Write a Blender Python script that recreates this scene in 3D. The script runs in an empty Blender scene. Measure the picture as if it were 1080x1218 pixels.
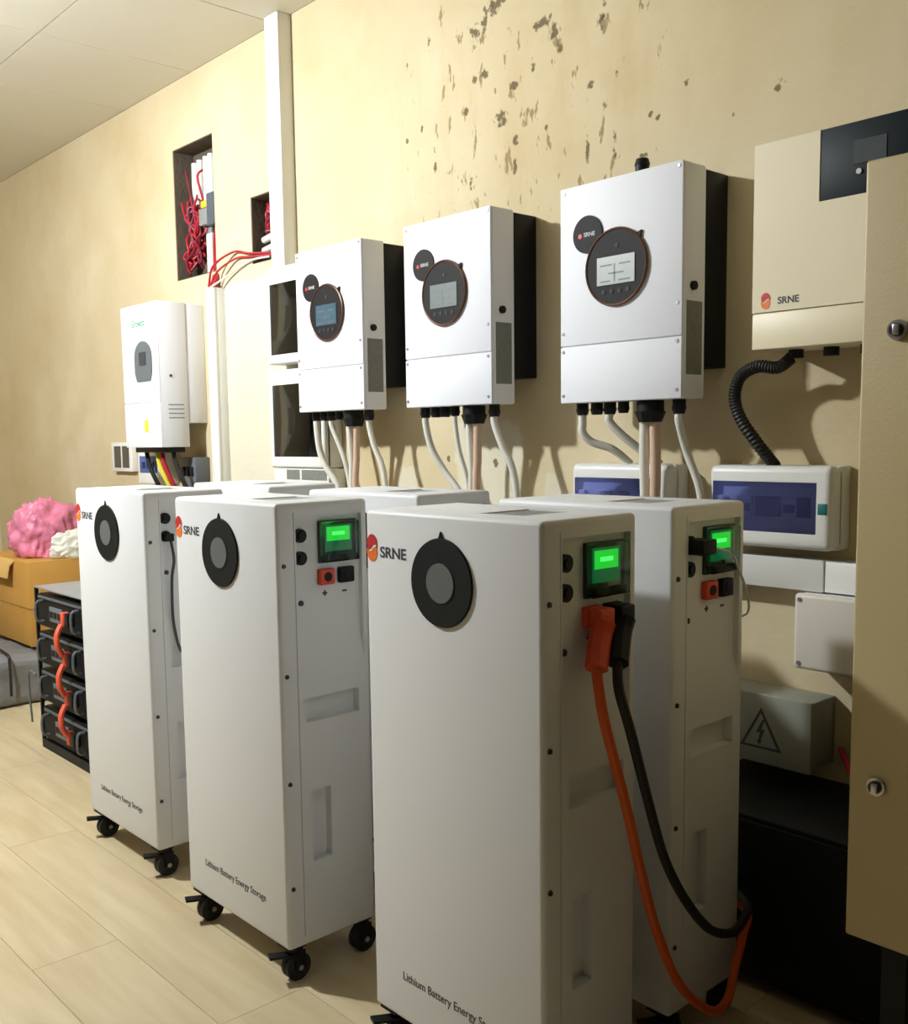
import bpy, bmesh, math, random
from mathutils import Vector, Matrix, noise

random.seed(7)
SC = bpy.context.scene
COL = SC.collection
PI = math.pi

# ------------------------------------------------------------------ camera
def setup_camera():
    f, cx, cy = 1196.04, 511.45, 643.13
    pitch, roll, yaw = math.radians(-5.850), math.radians(-0.880), math.radians(48.5285)
    fwd = Vector((-math.sin(yaw) * math.cos(pitch), math.cos(yaw) * math.cos(pitch), math.sin(pitch)))
    right = Vector((math.cos(yaw), math.sin(yaw), 0))
    up = right.cross(fwd)
    R = math.cos(roll) * right + math.sin(roll) * up
    U = -math.sin(roll) * right + math.cos(roll) * up
    cam = bpy.data.cameras.new('camera')
    cam.sensor_fit = 'HORIZONTAL'; cam.sensor_width = 36.0
    cam.lens = 36.0 * f / 1080.0
    cam.shift_x = (540 - cx) / 1080.0
    cam.shift_y = (cy - 609) / 1080.0
    cam.clip_start = 0.05
    o = bpy.data.objects.new('camera', cam); COL.objects.link(o)
    m = Matrix((R, U, -fwd)).transposed().to_4x4()
    m.translation = (1.0175, -2.1561, 1.1582)
    o.matrix_world = m
    SC.camera = o
setup_camera()

# ------------------------------------------------------------------ world, exposure
w = bpy.data.worlds.new('world'); SC.world = w; w.use_nodes = True
w.node_tree.nodes['Background'].inputs[0].default_value = (0.9, 0.95, 1.0, 1)
w.node_tree.nodes['Background'].inputs[1].default_value = 0.0
vs = SC.view_settings
vs.view_transform = 'Standard'; vs.look = 'None'; vs.gamma = 1.0; vs.use_curve_mapping = False
vs.exposure = 0.0
LAMP = (-2.38, -1.98, 2.44)
LAMP_STRENGTH = 2150.0
LAMP_COLOR = (0.92, 0.97, 1.0)

# ------------------------------------------------------------------ materials
MATS = {}
def srgb(r, g, b):
    def c(v):
        v /= 255.0
        return v / 12.92 if v <= 0.04045 else ((v + 0.055) / 1.055) ** 2.4
    return (c(r), c(g), c(b), 1)

def mat(name, col, rough=0.5, metal=0.0, spec=0.5, vary=0.0, vscale=6.0, bump=0.0, bscale=60.0, emit=None, estr=0.0, coat=0.0):
    if name in MATS: return MATS[name]
    m = bpy.data.materials.new(name); m.use_nodes = True
    nt = m.node_tree; b = nt.nodes['Principled BSDF']
    b.inputs['Base Color'].default_value = col
    b.inputs['Roughness'].default_value = rough
    b.inputs['Metallic'].default_value = metal
    b.inputs['Specular IOR Level'].default_value = spec
    b.inputs['Coat Weight'].default_value = coat
    tc = nt.nodes.new('ShaderNodeTexCoord')
    if vary > 0:
        n = nt.nodes.new('ShaderNodeTexNoise'); n.inputs['Scale'].default_value = vscale; n.inputs['Detail'].default_value = 4
        nt.links.new(tc.outputs['Object'], n.inputs['Vector'])
        mx = nt.nodes.new('ShaderNodeMix'); mx.data_type = 'RGBA'
        mx.inputs['A'].default_value = tuple(c * (1 - vary) for c in col[:3]) + (1,)
        mx.inputs['B'].default_value = tuple(min(1, c * (1 + vary)) for c in col[:3]) + (1,)
        nt.links.new(n.outputs['Fac'], mx.inputs['Factor'])
        nt.links.new(mx.outputs['Result'], b.inputs['Base Color'])
    if bump > 0:
        n2 = nt.nodes.new('ShaderNodeTexNoise'); n2.inputs['Scale'].default_value = bscale; n2.inputs['Detail'].default_value = 3
        nt.links.new(tc.outputs['Object'], n2.inputs['Vector'])
        bp = nt.nodes.new('ShaderNodeBump'); bp.inputs['Strength'].default_value = bump; bp.inputs['Distance'].default_value = 0.01
        nt.links.new(n2.outputs['Fac'], bp.inputs['Height'])
        nt.links.new(bp.outputs['Normal'], b.inputs['Normal'])
    if emit:
        b.inputs['Emission Color'].default_value = emit
        b.inputs['Emission Strength'].default_value = estr
    MATS[name] = m
    return m

def glass_mat(name, tint, body=None, rough=0.05):
    if name in MATS: return MATS[name]
    m = bpy.data.materials.new(name); m.use_nodes = True
    nt = m.node_tree; nt.nodes.remove(nt.nodes['Principled BSDF'])
    out = nt.nodes['Material Output']
    t = nt.nodes.new('ShaderNodeBsdfTransparent'); t.inputs[0].default_value = tint
    g = nt.nodes.new('ShaderNodeBsdfGlossy'); g.inputs['Roughness'].default_value = rough
    fr = nt.nodes.new('ShaderNodeFresnel'); fr.inputs[0].default_value = 1.45
    mx = nt.nodes.new('ShaderNodeMixShader')
    base = t
    if body:                                       # milky coloured plastic: part see-through, part diffuse
        d = nt.nodes.new('ShaderNodeBsdfDiffuse'); d.inputs[0].default_value = body
        base = nt.nodes.new('ShaderNodeMixShader'); base.inputs[0].default_value = 0.13
        nt.links.new(t.outputs[0], base.inputs[1]); nt.links.new(d.outputs[0], base.inputs[2])
    nt.links.new(fr.outputs[0], mx.inputs[0]); nt.links.new(base.outputs[0], mx.inputs[1]); nt.links.new(g.outputs[0], mx.inputs[2])
    nt.links.new(mx.outputs[0], out.inputs[0])
    MATS[name] = m
    return m

WHITE = mat('battery_white', srgb(218, 219, 220), 0.5, vary=0.015, vscale=2.5, bump=0.03, bscale=400)
IWHITE = mat('inverter_white', srgb(232, 233, 239), 0.65, vary=0.01, vscale=3)
PVC = mat('white_pvc', srgb(228, 228, 224), 0.4, vary=0.03, vscale=4)
CONDUIT = mat('conduit_white', srgb(222, 220, 210), 0.45, vary=0.05, vscale=12)
PINKC = mat('conduit_pinkish', srgb(214, 182, 160), 0.45, vary=0.06, vscale=12)
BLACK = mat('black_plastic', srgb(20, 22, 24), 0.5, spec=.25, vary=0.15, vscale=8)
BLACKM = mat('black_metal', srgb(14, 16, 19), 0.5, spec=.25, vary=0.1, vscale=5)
RUBBER = mat('black_rubber', srgb(20, 20, 20), 0.6, vary=0.1)
RING = mat('ring_black', srgb(16, 20, 22), 0.6, spec=.2)
GREYC = mat('grey_disc', srgb(96, 100, 100), 0.5, vary=0.05, vscale=40)
INK = mat('ink_dark', srgb(58, 60, 72), 0.6)
STEEL = mat('steel', srgb(190, 190, 190), 0.3, 1.0)
SCREW = mat('screw_dark', srgb(70, 70, 70), 0.4, 0.8)
SCREWL = mat('screw_light', srgb(150, 150, 152), 0.4, 0.7)
ORANGE = mat('orange_plastic', srgb(214, 70, 30), 0.45)
ORCABLE = mat('orange_cable', srgb(208, 86, 18), 0.5, vary=0.06)
REDW = mat('red_wire', srgb(172, 26, 44), 0.5, vary=0.1)
RED = mat('emblem_red', srgb(196, 36, 36), 0.5)
EORANGE = mat('emblem_orange', srgb(238, 120, 40), 0.5)
GREENLCD = mat('green_lcd', srgb(14, 60, 44), 0.3, emit=(0.01, 0.35, 0.10, 1), estr=0.25)
GREENMID = mat('green_glow', srgb(20, 160, 40), 0.3, emit=(0.02, 1.0, 0.06, 1), estr=0.62)
GREENHI = mat('green_backlight', srgb(60, 220, 80), 0.3, emit=(0.10, 1.0, 0.18, 1), estr=1.3)
CASEGR = mat('meter_case', srgb(28, 44, 42), 0.3)
TAN = mat('tan_cabinet', srgb(188, 170, 126), 0.45, vary=0.03, vscale=2.5, bump=0.05, bscale=250)
CREAM = mat('cream_inverter', srgb(228, 216, 184), 0.45, vary=0.02, vscale=3)
KEYG = mat('key_grey', srgb(62, 62, 64), 0.6, spec=.2)
LCDP = mat('lcd_print', srgb(118, 124, 122), 0.5)
LCD = mat('lcd_grey', srgb(170, 176, 170), 0.3, vary=0.08, vscale=60)
LCDB = mat('lcd_blue', srgb(62, 90, 106), 0.3, vary=0.15, vscale=60, emit=srgb(70, 110, 135), estr=0.02)
LCDD = mat('lcd_dark', srgb(64, 70, 70), 0.5, spec=.2)
BRONZE = mat('bronze_ring', srgb(96, 62, 48), 0.35, 0.5)
DIALBK = mat('dial_black', srgb(30, 28, 28), 0.6, spec=.2)
STICK = mat('sticker_grey', srgb(120, 122, 116), 0.6, vary=0.25, vscale=90)
LTEXT = mat('pale_print', srgb(200, 200, 200), 0.5)
BLUEGL = glass_mat('blue_window', (0.80, 0.83, 0.99, 1), srgb(120, 130, 215))
SMOKE = glass_mat('smoked_window', (0.50, 0.53, 0.55, 1))
CLEAR = glass_mat('clear_cover', (0.75, 0.85, 0.8, 1))
CARD = mat('cardboard', srgb(186, 138, 62), 0.8, vary=0.12, vscale=5, bump=0.2, bscale=90)
CARDIN = mat('cardboard_edge', srgb(205, 165, 95), 0.8, vary=0.1)
GREYSACK = mat('grey_tarpaulin', srgb(120, 120, 120), 0.5, vary=0.3, vscale=9, bump=0.8, bscale=14)
PINKBAG = mat('pink_plastic_bag', srgb(214, 124, 152), 0.35, vary=0.45, vscale=14, bump=0.6, bscale=30)
WSACK = mat('white_sack', srgb(222, 220, 208), 0.6, vary=0.08, vscale=8, bump=0.5, bscale=30)
GREYM = mat('grey_metal', srgb(150, 155, 155), 0.4, 0.3, vary=0.1)
DARKGR = mat('dark_grey_panel', srgb(100, 106, 112), 0.4)
GREENP = mat('green_print', srgb(40, 150, 84), 0.5)
YELLOW = mat('yellow_sticker', srgb(225, 210, 60), 0.5)
GREYBOX = mat('grey_box', srgb(150, 152, 140), 0.5, vary=0.05)
BREAKER = mat('breaker_white', srgb(226, 229, 236), 0.45)
MODGR = mat('module_green', srgb(20, 50, 48), 0.4)
MODDK = mat('module_dark', srgb(40, 22, 40), 0.4)
TEAL = mat('latch_teal', srgb(20, 110, 110), 0.4)
NAVY = mat('breaker_toggle', srgb(30, 40, 90), 0.4)
CEIL = mat('ceiling_tile', srgb(216, 212, 198), 0.85, vary=0.02, vscale=3, bump=0.1, bscale=120)
CEILG = mat('ceiling_joint', srgb(120, 110, 92), 0.9)
NICHE = mat('niche_block', srgb(96, 84, 70), 0.9, vary=0.25, vscale=20, bump=0.4, bscale=50)

def wall_material(name, spots, base=(208, 192, 157), pale=(217, 204, 172), deep=(199, 179, 139)):
    m = bpy.data.materials.new(name); m.use_nodes = True
    nt = m.node_tree; L = nt.links.new; N = nt.nodes.new
    b = nt.nodes['Principled BSDF']; b.inputs['Roughness'].default_value = 0.75; b.inputs['Specular IOR Level'].default_value = 0.25
    tc = N('ShaderNodeTexCoord'); P = tc.outputs['Object']
    def math_(op, a, c=None, d=None):
        n = N('ShaderNodeMath'); n.operation = op
        for i, v in enumerate((a, c, d)):
            if v is None: continue
            if isinstance(v, (int, float)): n.inputs[i].default_value = v
            else: L(v, n.inputs[i])
        return n.outputs[0]
    def noise_(scale, detail=4, vec=P, rough=0.55):
        n = N('ShaderNodeTexNoise'); n.inputs['Scale'].default_value = scale; n.inputs['Detail'].default_value = detail
        n.inputs['Roughness'].default_value = rough
        L(vec, n.inputs['Vector']); return n.outputs['Fac']
    def mapr(v, a, c):
        n = N('ShaderNodeMapRange'); n.inputs['From Min'].default_value = a; n.inputs['From Max'].default_value = c; n.interpolation_type = 'SMOOTHSTEP'
        L(v, n.inputs['Value']); return n.outputs['Result']
    def mixc(f, A, B):
        n = N('ShaderNodeMix'); n.data_type = 'RGBA'
        L(f, n.inputs['Factor'])
        for key, v in (('A', A), ('B', B)):
            if isinstance(v, tuple): n.inputs[key].default_value = v
            else: L(v, n.inputs[key])
        return n.outputs['Result']
    c = mixc(mapr(noise_(1.3, 5), 0.3, 0.7), srgb(*deep), srgb(*pale))
    c = mixc(mapr(noise_(5.0, 4), 0.35, 0.75), c, srgb(*base))
    sep = N('ShaderNodeSeparateXYZ'); L(P, sep.inputs[0])
    if spots:
        # pale patches with rough borders, the widest being repair plaster
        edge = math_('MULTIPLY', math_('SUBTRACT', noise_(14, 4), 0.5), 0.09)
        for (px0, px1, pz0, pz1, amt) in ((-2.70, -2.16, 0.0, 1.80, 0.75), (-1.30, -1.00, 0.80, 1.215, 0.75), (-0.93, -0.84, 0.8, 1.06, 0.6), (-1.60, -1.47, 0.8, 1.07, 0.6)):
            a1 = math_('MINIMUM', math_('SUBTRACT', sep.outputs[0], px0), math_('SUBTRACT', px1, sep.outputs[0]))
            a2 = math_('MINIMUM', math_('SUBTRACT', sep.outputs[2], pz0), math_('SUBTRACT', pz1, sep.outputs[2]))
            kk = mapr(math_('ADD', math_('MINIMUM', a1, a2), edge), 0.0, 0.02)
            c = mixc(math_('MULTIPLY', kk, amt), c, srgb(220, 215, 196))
        # scattered dabs, denser over the inverters
        mp = N('ShaderNodeMapping'); mp.inputs['Scale'].default_value = (1.7, 1, 0.62); L(P, mp.inputs[0])
        sp = noise_(17, 3, mp.outputs[0], 0.6)
        dx = math_('DIVIDE', math_('ADD', sep.outputs[0], 1.0), 0.62)
        dz = math_('DIVIDE', math_('SUBTRACT', sep.outputs[2], 2.1), 0.65)
        r2 = math_('ADD', math_('MULTIPLY', dx, dx), math_('MULTIPLY', dz, dz))
        dens = math_('SUBTRACT', 1.0, mapr(r2, 0.1, 1.6))
        fine = noise_(70, 2, mp.outputs[0])
        thr = math_('SUBTRACT', 0.735, math_('MULTIPLY', dens, 0.15))
        k = mapr(math_('SUBTRACT', math_('ADD', math_('MULTIPLY', sp, 0.85), math_('MULTIPLY', fine, 0.15)), thr), 0.0, 0.05)
        c = mixc(math_('MULTIPLY', k, 0.75), c, srgb(128, 104, 62))
        haze = math_('MULTIPLY', dens, mapr(noise_(6, 5, mp.outputs[0]), 0.45, 0.75))
        c = mixc(math_('MULTIPLY', haze, 0.30), c, srgb(176, 150, 98))
        # bare patches with ragged edges
        wob = noise_(45, 3)
        acc = None
        for (sx, sz, rx, rz) in spots:
            ax = math_('DIVIDE', math_('SUBTRACT', sep.outputs[0], sx), rx)
            az = math_('DIVIDE', math_('SUBTRACT', sep.outputs[2], sz), rz)
            q = math_('ADD', math_('MULTIPLY', ax, ax), math_('MULTIPLY', az, az))
            acc = q if acc is None else math_('MINIMUM', acc, q)
        q = math_('ADD', acc, math_('MULTIPLY', math_('SUBTRACT', wob, 0.5), 4.0))
        k2 = math_('SUBTRACT', 1.0, mapr(q, 0.0, 0.6))
        c = mixc(math_('MULTIPLY', k2, 0.85), c, srgb(88, 72, 46))
    L(c, b.inputs['Base Color'])
    bp = N('ShaderNodeBump'); bp.inputs['Strength'].default_value = 0.25; bp.inputs['Distance'].default_value = 0.01
    L(noise_(22, 5), bp.inputs['Height']); L(bp.outputs['Normal'], b.inputs['Normal'])
    return m

def plank_material():
    m = bpy.data.materials.new('floor_plank'); m.use_nodes = True
    nt = m.node_tree; L = nt.links.new; N = nt.nodes.new
    b = nt.nodes['Principled BSDF']; b.inputs['Roughness'].default_value = 0.42; b.inputs['Specular IOR Level'].default_value = 0.35
    tc = N('ShaderNodeTexCoord'); oi = N('ShaderNodeObjectInfo')
    off = N('ShaderNodeVectorMath'); off.operation = 'ADD'
    sc = N('ShaderNodeMath'); sc.operation = 'MULTIPLY'; sc.inputs[1].default_value = 37.0; L(oi.outputs['Random'], sc.inputs[0])
    L(tc.outputs['Object'], off.inputs[0]); L(sc.outputs[0], off.inputs[1])
    mp = N('ShaderNodeMapping'); mp.inputs['Scale'].default_value = (0.9, 7, 1); L(off.outputs[0], mp.inputs[0])
    n = N('ShaderNodeTexNoise'); n.inputs['Scale'].default_value = 3.0; n.inputs['Detail'].default_value = 6; L(mp.outputs[0], n.inputs['Vector'])
    mx = N('ShaderNodeMix'); mx.data_type = 'RGBA'; mx.inputs['A'].default_value = srgb(184, 165, 129); mx.inputs['B'].default_value = srgb(203, 187, 153)
    mr = N('ShaderNodeMapRange'); mr.inputs['From Min'].default_value = 0.3; mr.inputs['From Max'].default_value = 0.7
    L(n.outputs['Fac'], mr.inputs['Value']); L(mr.outputs[0], mx.inputs['Factor'])
    hs = N('ShaderNodeHueSaturation'); v = N('ShaderNodeMapRange'); v.inputs['To Min'].default_value = 0.95; v.inputs['To Max'].default_value = 1.04
    L(oi.outputs['Random'], v.inputs['Value']); L(v.outputs[0], hs.inputs['Value']); L(mx.outputs['Result'], hs.inputs['Color'])
    L(hs.outputs[0], b.inputs['Base Color'])
    return m

# ------------------------------------------------------------------ mesh helpers
def box(bm, x0, x1, y0, y1, z0, z1, bev=0.0, seg=2):
    M = Matrix.Translation(((x0 + x1) / 2, (y0 + y1) / 2, (z0 + z1) / 2)) @ Matrix.Diagonal((x1 - x0, y1 - y0, z1 - z0, 1))
    r = bmesh.ops.create_cube(bm, size=1.0, matrix=M)
    if bev > 0:
        es = list({e for v in r['verts'] for e in v.link_edges})
        bmesh.ops.bevel(bm, geom=es, offset=bev, segments=seg, affect='EDGES', profile=0.5, clamp_overlap=True)
    return bm

def cyl(bm, p0, p1, r, r2=None, n=20):
    p0 = Vector(p0); p1 = Vector(p1); d = p1 - p0
    q = Vector((0, 0, 1)).rotation_difference(d.normalized()).to_matrix().to_4x4()
    bmesh.ops.create_cone(bm, cap_ends=True, cap_tris=False, segments=n, radius1=r, radius2=r if r2 is None else r2,
                          depth=d.length, matrix=Matrix.Translation((p0 + p1) / 2) @ q)
    return bm

def spline(pts, k=6):
    P = [Vector(p) for p in pts]
    if len(P) < 3: return P
    P = [2 * P[0] - P[1]] + P + [2 * P[-1] - P[-2]]
    out = []
    for i in range(1, len(P) - 2):
        for j in range(k):
            t = j / k
            a, b, c, d = P[i - 1], P[i], P[i + 1], P[i + 2]
            out.append(0.5 * ((2 * b) + (c - a) * t + (2 * a - 5 * b + 4 * c - d) * t * t + (3 * b - a - 3 * c + d) * t ** 3))
    out.append(P[-2]); return out

def tube(bm, pts, r, n=10, k=6, smooth=True, ribs=False):
    P = spline(pts, k) if smooth else [Vector(p) for p in pts]
    rings = []; up = None
    for i, p in enumerate(P):
        t = (P[min(i + 1, len(P) - 1)] - P[max(i - 1, 0)]).normalized()
        if up is None:
            up = Vector((0, 0, 1)) if abs(t.z) < 0.9 else Vector((1, 0, 0))
        up = (up - t * up.dot(t)).normalized(); s = t.cross(up)
        rr = r * (1.0 if not ribs or i % 2 else 0.86)
        rings.append([bm.verts.new(p + rr * (math.cos(2 * PI * j / n) * up + math.sin(2 * PI * j / n) * s)) for j in range(n)])
    for a, b in zip(rings, rings[1:]):
        for j in range(n): bm.faces.new((a[j], a[(j + 1) % n], b[(j + 1) % n], b[j]))
    bm.faces.new(rings[0][::-1]); bm.faces.new(rings[-1])
    return bm

def torus(bm, c, R, r, axis='y', n=40, m=8, sz=1.0):
    rings = []
    for i in range(n):
        a = 2 * PI * i / n; ring = []
        for j in range(m):
            b = 2 * PI * j / m; rr = R + r * math.cos(b); h = r * math.sin(b)
            ring.append(bm.verts.new((c[0] + rr * math.cos(a), c[1] + h, c[2] + rr * math.sin(a) * sz)))
        rings.append(ring)
    for i in range(n):
        for j in range(m):
            bm.faces.new((rings[i][j], rings[(i + 1) % n][j], rings[(i + 1) % n][(j + 1) % m], rings[i][(j + 1) % m]))
    return bm

def prism(bm, pts, axis, a, b):
    """pts 2-D outline; axis 'y': (x,z), axis 'x': (y,z), axis 'z': (x,y)."""
    def mk(p, t):
        return {'y': (p[0], t, p[1]), 'x': (t, p[0], p[1]), 'z': (p[0], p[1], t)}[axis]
    A = [bm.verts.new(mk(p, a)) for p in pts]; B = [bm.verts.new(mk(p, b)) for p in pts]
    n = len(pts)
    for i in range(n): bm.faces.new((A[i], A[(i + 1) % n], B[(i + 1) % n], B[i]))
    bm.faces.new(A[::-1]); bm.faces.new(B)
    return bm

def obj(name, bm, material, parent=None, loc=None, angle=35):
    bmesh.ops.recalc_face_normals(bm, faces=bm.faces)
    me = bpy.data.meshes.new(name); bm.to_mesh(me); bm.free()
    for p in me.polygons: p.use_smooth = True
    me.set_sharp_from_angle(angle=math.radians(angle))
    me.materials.append(material)
    o = bpy.data.objects.new(name, me); COL.objects.link(o)
    if parent: o.parent = parent
    if loc: o.location = loc
    return o

def B(): return bmesh.new()

def tag(o, label, cat, group=None):
    o['label'] = label; o['category'] = cat
    if group: o['group'] = group
    return o

def thing(name, label, cat, loc=(0, 0, 0), rz=0.0, group=None):
    o = bpy.data.objects.new(name, None); COL.objects.link(o)
    o.empty_display_size = 0.05; o.location = loc; o.rotation_euler = (0, 0, rz)
    return tag(o, label, cat, group)

def dup(root, loc, label, rz=0.0):
    r = root.copy(); COL.objects.link(r); r.location = loc; r.rotation_euler = (0, 0, rz); r['label'] = label
    for ch in list(root.children):
        c = ch.copy(); COL.objects.link(c); c.parent = r
        for g in ch.children:
            d = g.copy(); COL.objects.link(d); d.parent = c
    return r

def struct(o):
    o['kind'] = 'structure'; return o

def text(name, s, width, height, loc, material, parent, face='front', extrude=0.0006, shear=0.0, bold=0.0):
    cu = bpy.data.curves.new(name, 'FONT'); cu.body = s; cu.size = 1.0; cu.extrude = 0.0; cu.offset = bold
    cu.shear = shear
    t = bpy.data.objects.new(name, cu); COL.objects.link(t)
    dg = bpy.context.evaluated_depsgraph_get()
    me = bpy.data.meshes.new_from_object(t.evaluated_get(dg))
    bpy.data.objects.remove(t); bpy.data.curves.remove(cu)
    xs = [v.co.x for v in me.vertices]; ys = [v.co.y for v in me.vertices]
    x0, x1, y0, y1 = min(xs), max(xs), min(ys), max(ys)
    bm = bmesh.new(); bm.from_mesh(me); bpy.data.meshes.remove(me)
    for v in bm.verts:
        u = (v.co.x - (x0 + x1) / 2) / (x1 - x0) * width; h = (v.co.y - (y0 + y1) / 2) / (y1 - y0) * height
        v.co = Vector((u, 0, h))
    r = bmesh.ops.extrude_face_region(bm, geom=bm.faces[:])
    for g in r['geom']:
        if isinstance(g, bmesh.types.BMVert): g.co.y -= extrude
    return obj(name, bm, material, parent, loc)

def emblem(parent, loc, w, h):
    """two-tone rounded leaf emblem with a pale S-shaped gap, on a face looking along -y"""
    up = []; lo = []
    for i in range(13):
        a = PI * (0.95 - i / 12 * 1.05); up.append((0.5 * w * math.cos(a), 0.12 * h + 0.38 * h * math.sin(a)))
    up += [(0.30 * w, 0.15 * h), (0.04 * w, 0.10 * h), (-0.14 * w, -0.02 * h), (-0.40 * w, -0.08 * h)]
    for (x, z) in up: lo.append((-x, -z))
    e = obj('emblem', prism(B(), up, 'y', -0.0008, 0.0), RED, parent, loc)
    e2 = obj('emblem_lower_half', prism(B(), lo, 'y', -0.0008, 0.0), EORANGE, e)
    return e

def cut(o, cutters):
    for c in cutters:
        c.parent = o.parent
        md = o.modifiers.new('cut', 'BOOLEAN'); md.operation = 'DIFFERENCE'; md.object = c; md.solver = 'EXACT'
    dg = bpy.context.evaluated_depsgraph_get()
    me = bpy.data.meshes.new_from_object(o.evaluated_get(dg))
    o.modifiers.clear(); old = o.data; o.data = me; bpy.data.meshes.remove(old)
    for c in cutters:
        m = c.data; bpy.data.objects.remove(c); bpy.data.meshes.remove(m)
    for p in o.data.polygons: p.use_smooth = True
    o.data.set_sharp_from_angle(angle=math.radians(35))

# ================================================================== the room
X0, X1, Y0, ZC = -5.50, 1.75, -3.80, 2.679
def build_room():
    spots = [(-1.088, 2.067, .034, .032), (-1.029, 1.998, .016, .022), (-.870, 2.204, .022, .030), (-.925, 2.285, .05, .022), (-.885, 2.25, .03, .03),
             (-1.108, 2.383, .05, .03), (-1.16, 2.35, .03, .035), (-.721, 2.23, .014, .034), (-.715, 2.268, .013, .02), (-.96, 2.181, .012, .024),
             (-.765, 1.917, .009, .05), (-.676, 1.908, .009, .045), (-.585, 1.858, .016, .014), (-.213, 1.934, .018, .018),
             (-.543, 1.944, .01, .014), (-.908, 1.998, .013, .018), (-1.213, 1.915, .012, .034), (-1.37, 1.983, .010, .028), (-1.03, 1.926, .010, .045),
             (-1.228, 2.124, .012, .018), (-1.409, 2.148, .010, .012), (-1.43, 2.12, .010, .012), (-1.504, 2.099, .010, .012), (-1.497, 2.323, .012, .016),
             (-1.392, 2.369, .008, .03), (-1.148, 2.209, .022, .022), (-1.194, 2.202, .016, .018), (-1.034, 2.149, .022, .016), (-.757, 2.076, .014, .018),
             (-.671, 2.081, .012, .014), (-.706, 2.015, .012, .014), (-.458, 2.004, .010, .012), (-.563, 1.955, .010, .012), (-.327, 1.898, .008, .010),
             (-1.669, 1.9, .010, .010), (-1.188, 2.333, .03, .035), (-1.12, 1.08, .014, .02), (-1.33, 1.09, .012, .014)]
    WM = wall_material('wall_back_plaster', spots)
    WP = wall_material('wall_plain_plaster', None)
    WD = mat('absorbing_wall_brown', srgb(62, 54, 46), .8, vary=.08, vscale=2)  # unseen right and front walls, kept close and dark to absorb bounce light
    # back wall with two niches
    holes = [(-3.060, -2.720, 1.853, 2.403), (-2.445, -2.170, 1.842, 2.096)]
    xs = sorted({X0 - .15, X1 + .15} | {h[0] for h in holes} | {h[1] for h in holes})
    zs = sorted({0.0, ZC} | {h[2] for h in holes} | {h[3] for h in holes})
    bm = B()
    for i in range(len(xs) - 1):
        for j in range(len(zs) - 1):
            cx, cz = (xs[i] + xs[i + 1]) / 2, (zs[j] + zs[j + 1]) / 2
            if any(h[0] < cx < h[1] and h[2] < cz < h[3] for h in holes): continue
            box(bm, xs[i], xs[i + 1], 0, 0.2, zs[j], zs[j + 1])
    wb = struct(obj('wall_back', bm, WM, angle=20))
    for h in holes:
        bm = B(); box(bm, h[0], h[1], 0.10, 0.2, h[2], h[3]); obj('niche_back', bm, NICHE, wb)
        # raw blockwork lining of the recess
        bm = B(); e = 0.004
        box(bm, h[0], h[0] + e, 0.003, 0.1, h[2], h[3]); box(bm, h[1] - e, h[1], 0.003, 0.1, h[2], h[3])
        box(bm, h[0] + e, h[1] - e, 0.003, 0.1, h[2], h[2] + e); box(bm, h[0] + e, h[1] - e, 0.003, 0.1, h[3] - e, h[3])
        obj('niche_lining', bm, NICHE, wb)
    bm = B(); box(bm, X0 - .15, X0, Y0, 0, 0, ZC); struct(obj('wall_left', bm, WP))
    bm = B(); box(bm, X1, X1 + .15, Y0, 0, 0, ZC); struct(obj('unseen_wall_right', bm, WD))
    bm = B(); box(bm, X0 - .15, X1 + .15, Y0 - .15, Y0, 0, ZC); struct(obj('unseen_wall_front', bm, WD))
    # ceiling: backing + tiles on a 0.63 m grid
    bm = B(); box(bm, X0 - .15, X1 + .15, Y0 - .15, .2, ZC + 0.006, ZC + 0.1)
    ce = struct(obj('ceiling', bm, CEILG))
    meshes = {}
    xl = [-2.235 + 0.632 * k for k in range(-6, 12)]
    xl = [X0] + [x for x in xl if X0 + .05 < x < X1 - .05] + [X1]
    yl = [0] + [-0.632 * k for k in range(1, 7)] + [Y0]
    for i in range(len(xl) - 1):
        for j in range(len(yl) - 1):
            wx, wy = round(xl[i + 1] - xl[i], 3), round(yl[j] - yl[j + 1], 3)
            if (wx, wy) not in meshes:
                bm = B(); g = 0.0022
                box(bm, -wx / 2 + g, wx / 2 - g, -wy / 2 + g, wy / 2 - g, 0, 0.006)
                t = obj('ceiling_tile', bm, CEIL, ce); meshes[(wx, wy)] = t.data
            else:
                t = bpy.data.objects.new('ceiling_tile', meshes[(wx, wy)]); COL.objects.link(t); t.parent = ce
            t.location = ((xl[i] + xl[i + 1]) / 2, (yl[j] + yl[j + 1]) / 2, ZC)
    # floor: slab + planks, joints recessed
    PM = plank_material()
    GROUT = mat('floor_joint', srgb(178, 158, 120), 0.8)
    bm = B(); box(bm, X0 - .15, X1 + .15, Y0 - .15, .2, -0.1, -0.003)
    fl = struct(obj('floor', bm, GROUT))
    meshes = {}
    PW, PL = 0.2, 1.2
    y = -1.225 - PW * 10; row = -10
    while y < 0:
        a, b = max(y, Y0), min(y + PW, 0)
        if b > Y0 + 0.01 and b - a > 0.005:
            s = -0.69 + (0 if row == 0 else (row * 0.47) % PL) - PL * 6
            while s < X1:
                l, r = max(s, X0), min(s + PL, X1)
                if r - l > 0.02:
                    key = (round(r - l, 3), round(b - a, 3))
                    if key not in meshes:
                        bm = B(); g = 0.0005
                        box(bm, -(r - l) / 2 + g, (r - l) / 2 - g, -(b - a) / 2 + g, (b - a) / 2 - g, -0.006, 0)
                        t = obj('floor_plank', bm, PM, fl); meshes[key] = t.data
                    else:
                        t = bpy.data.objects.new('floor_plank', meshes[key]); COL.objects.link(t); t.parent = fl
                    t.location = ((l + r) / 2, (a + b) / 2, 0)
                s += PL
        y += PW; row += 1
build_room()

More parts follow.
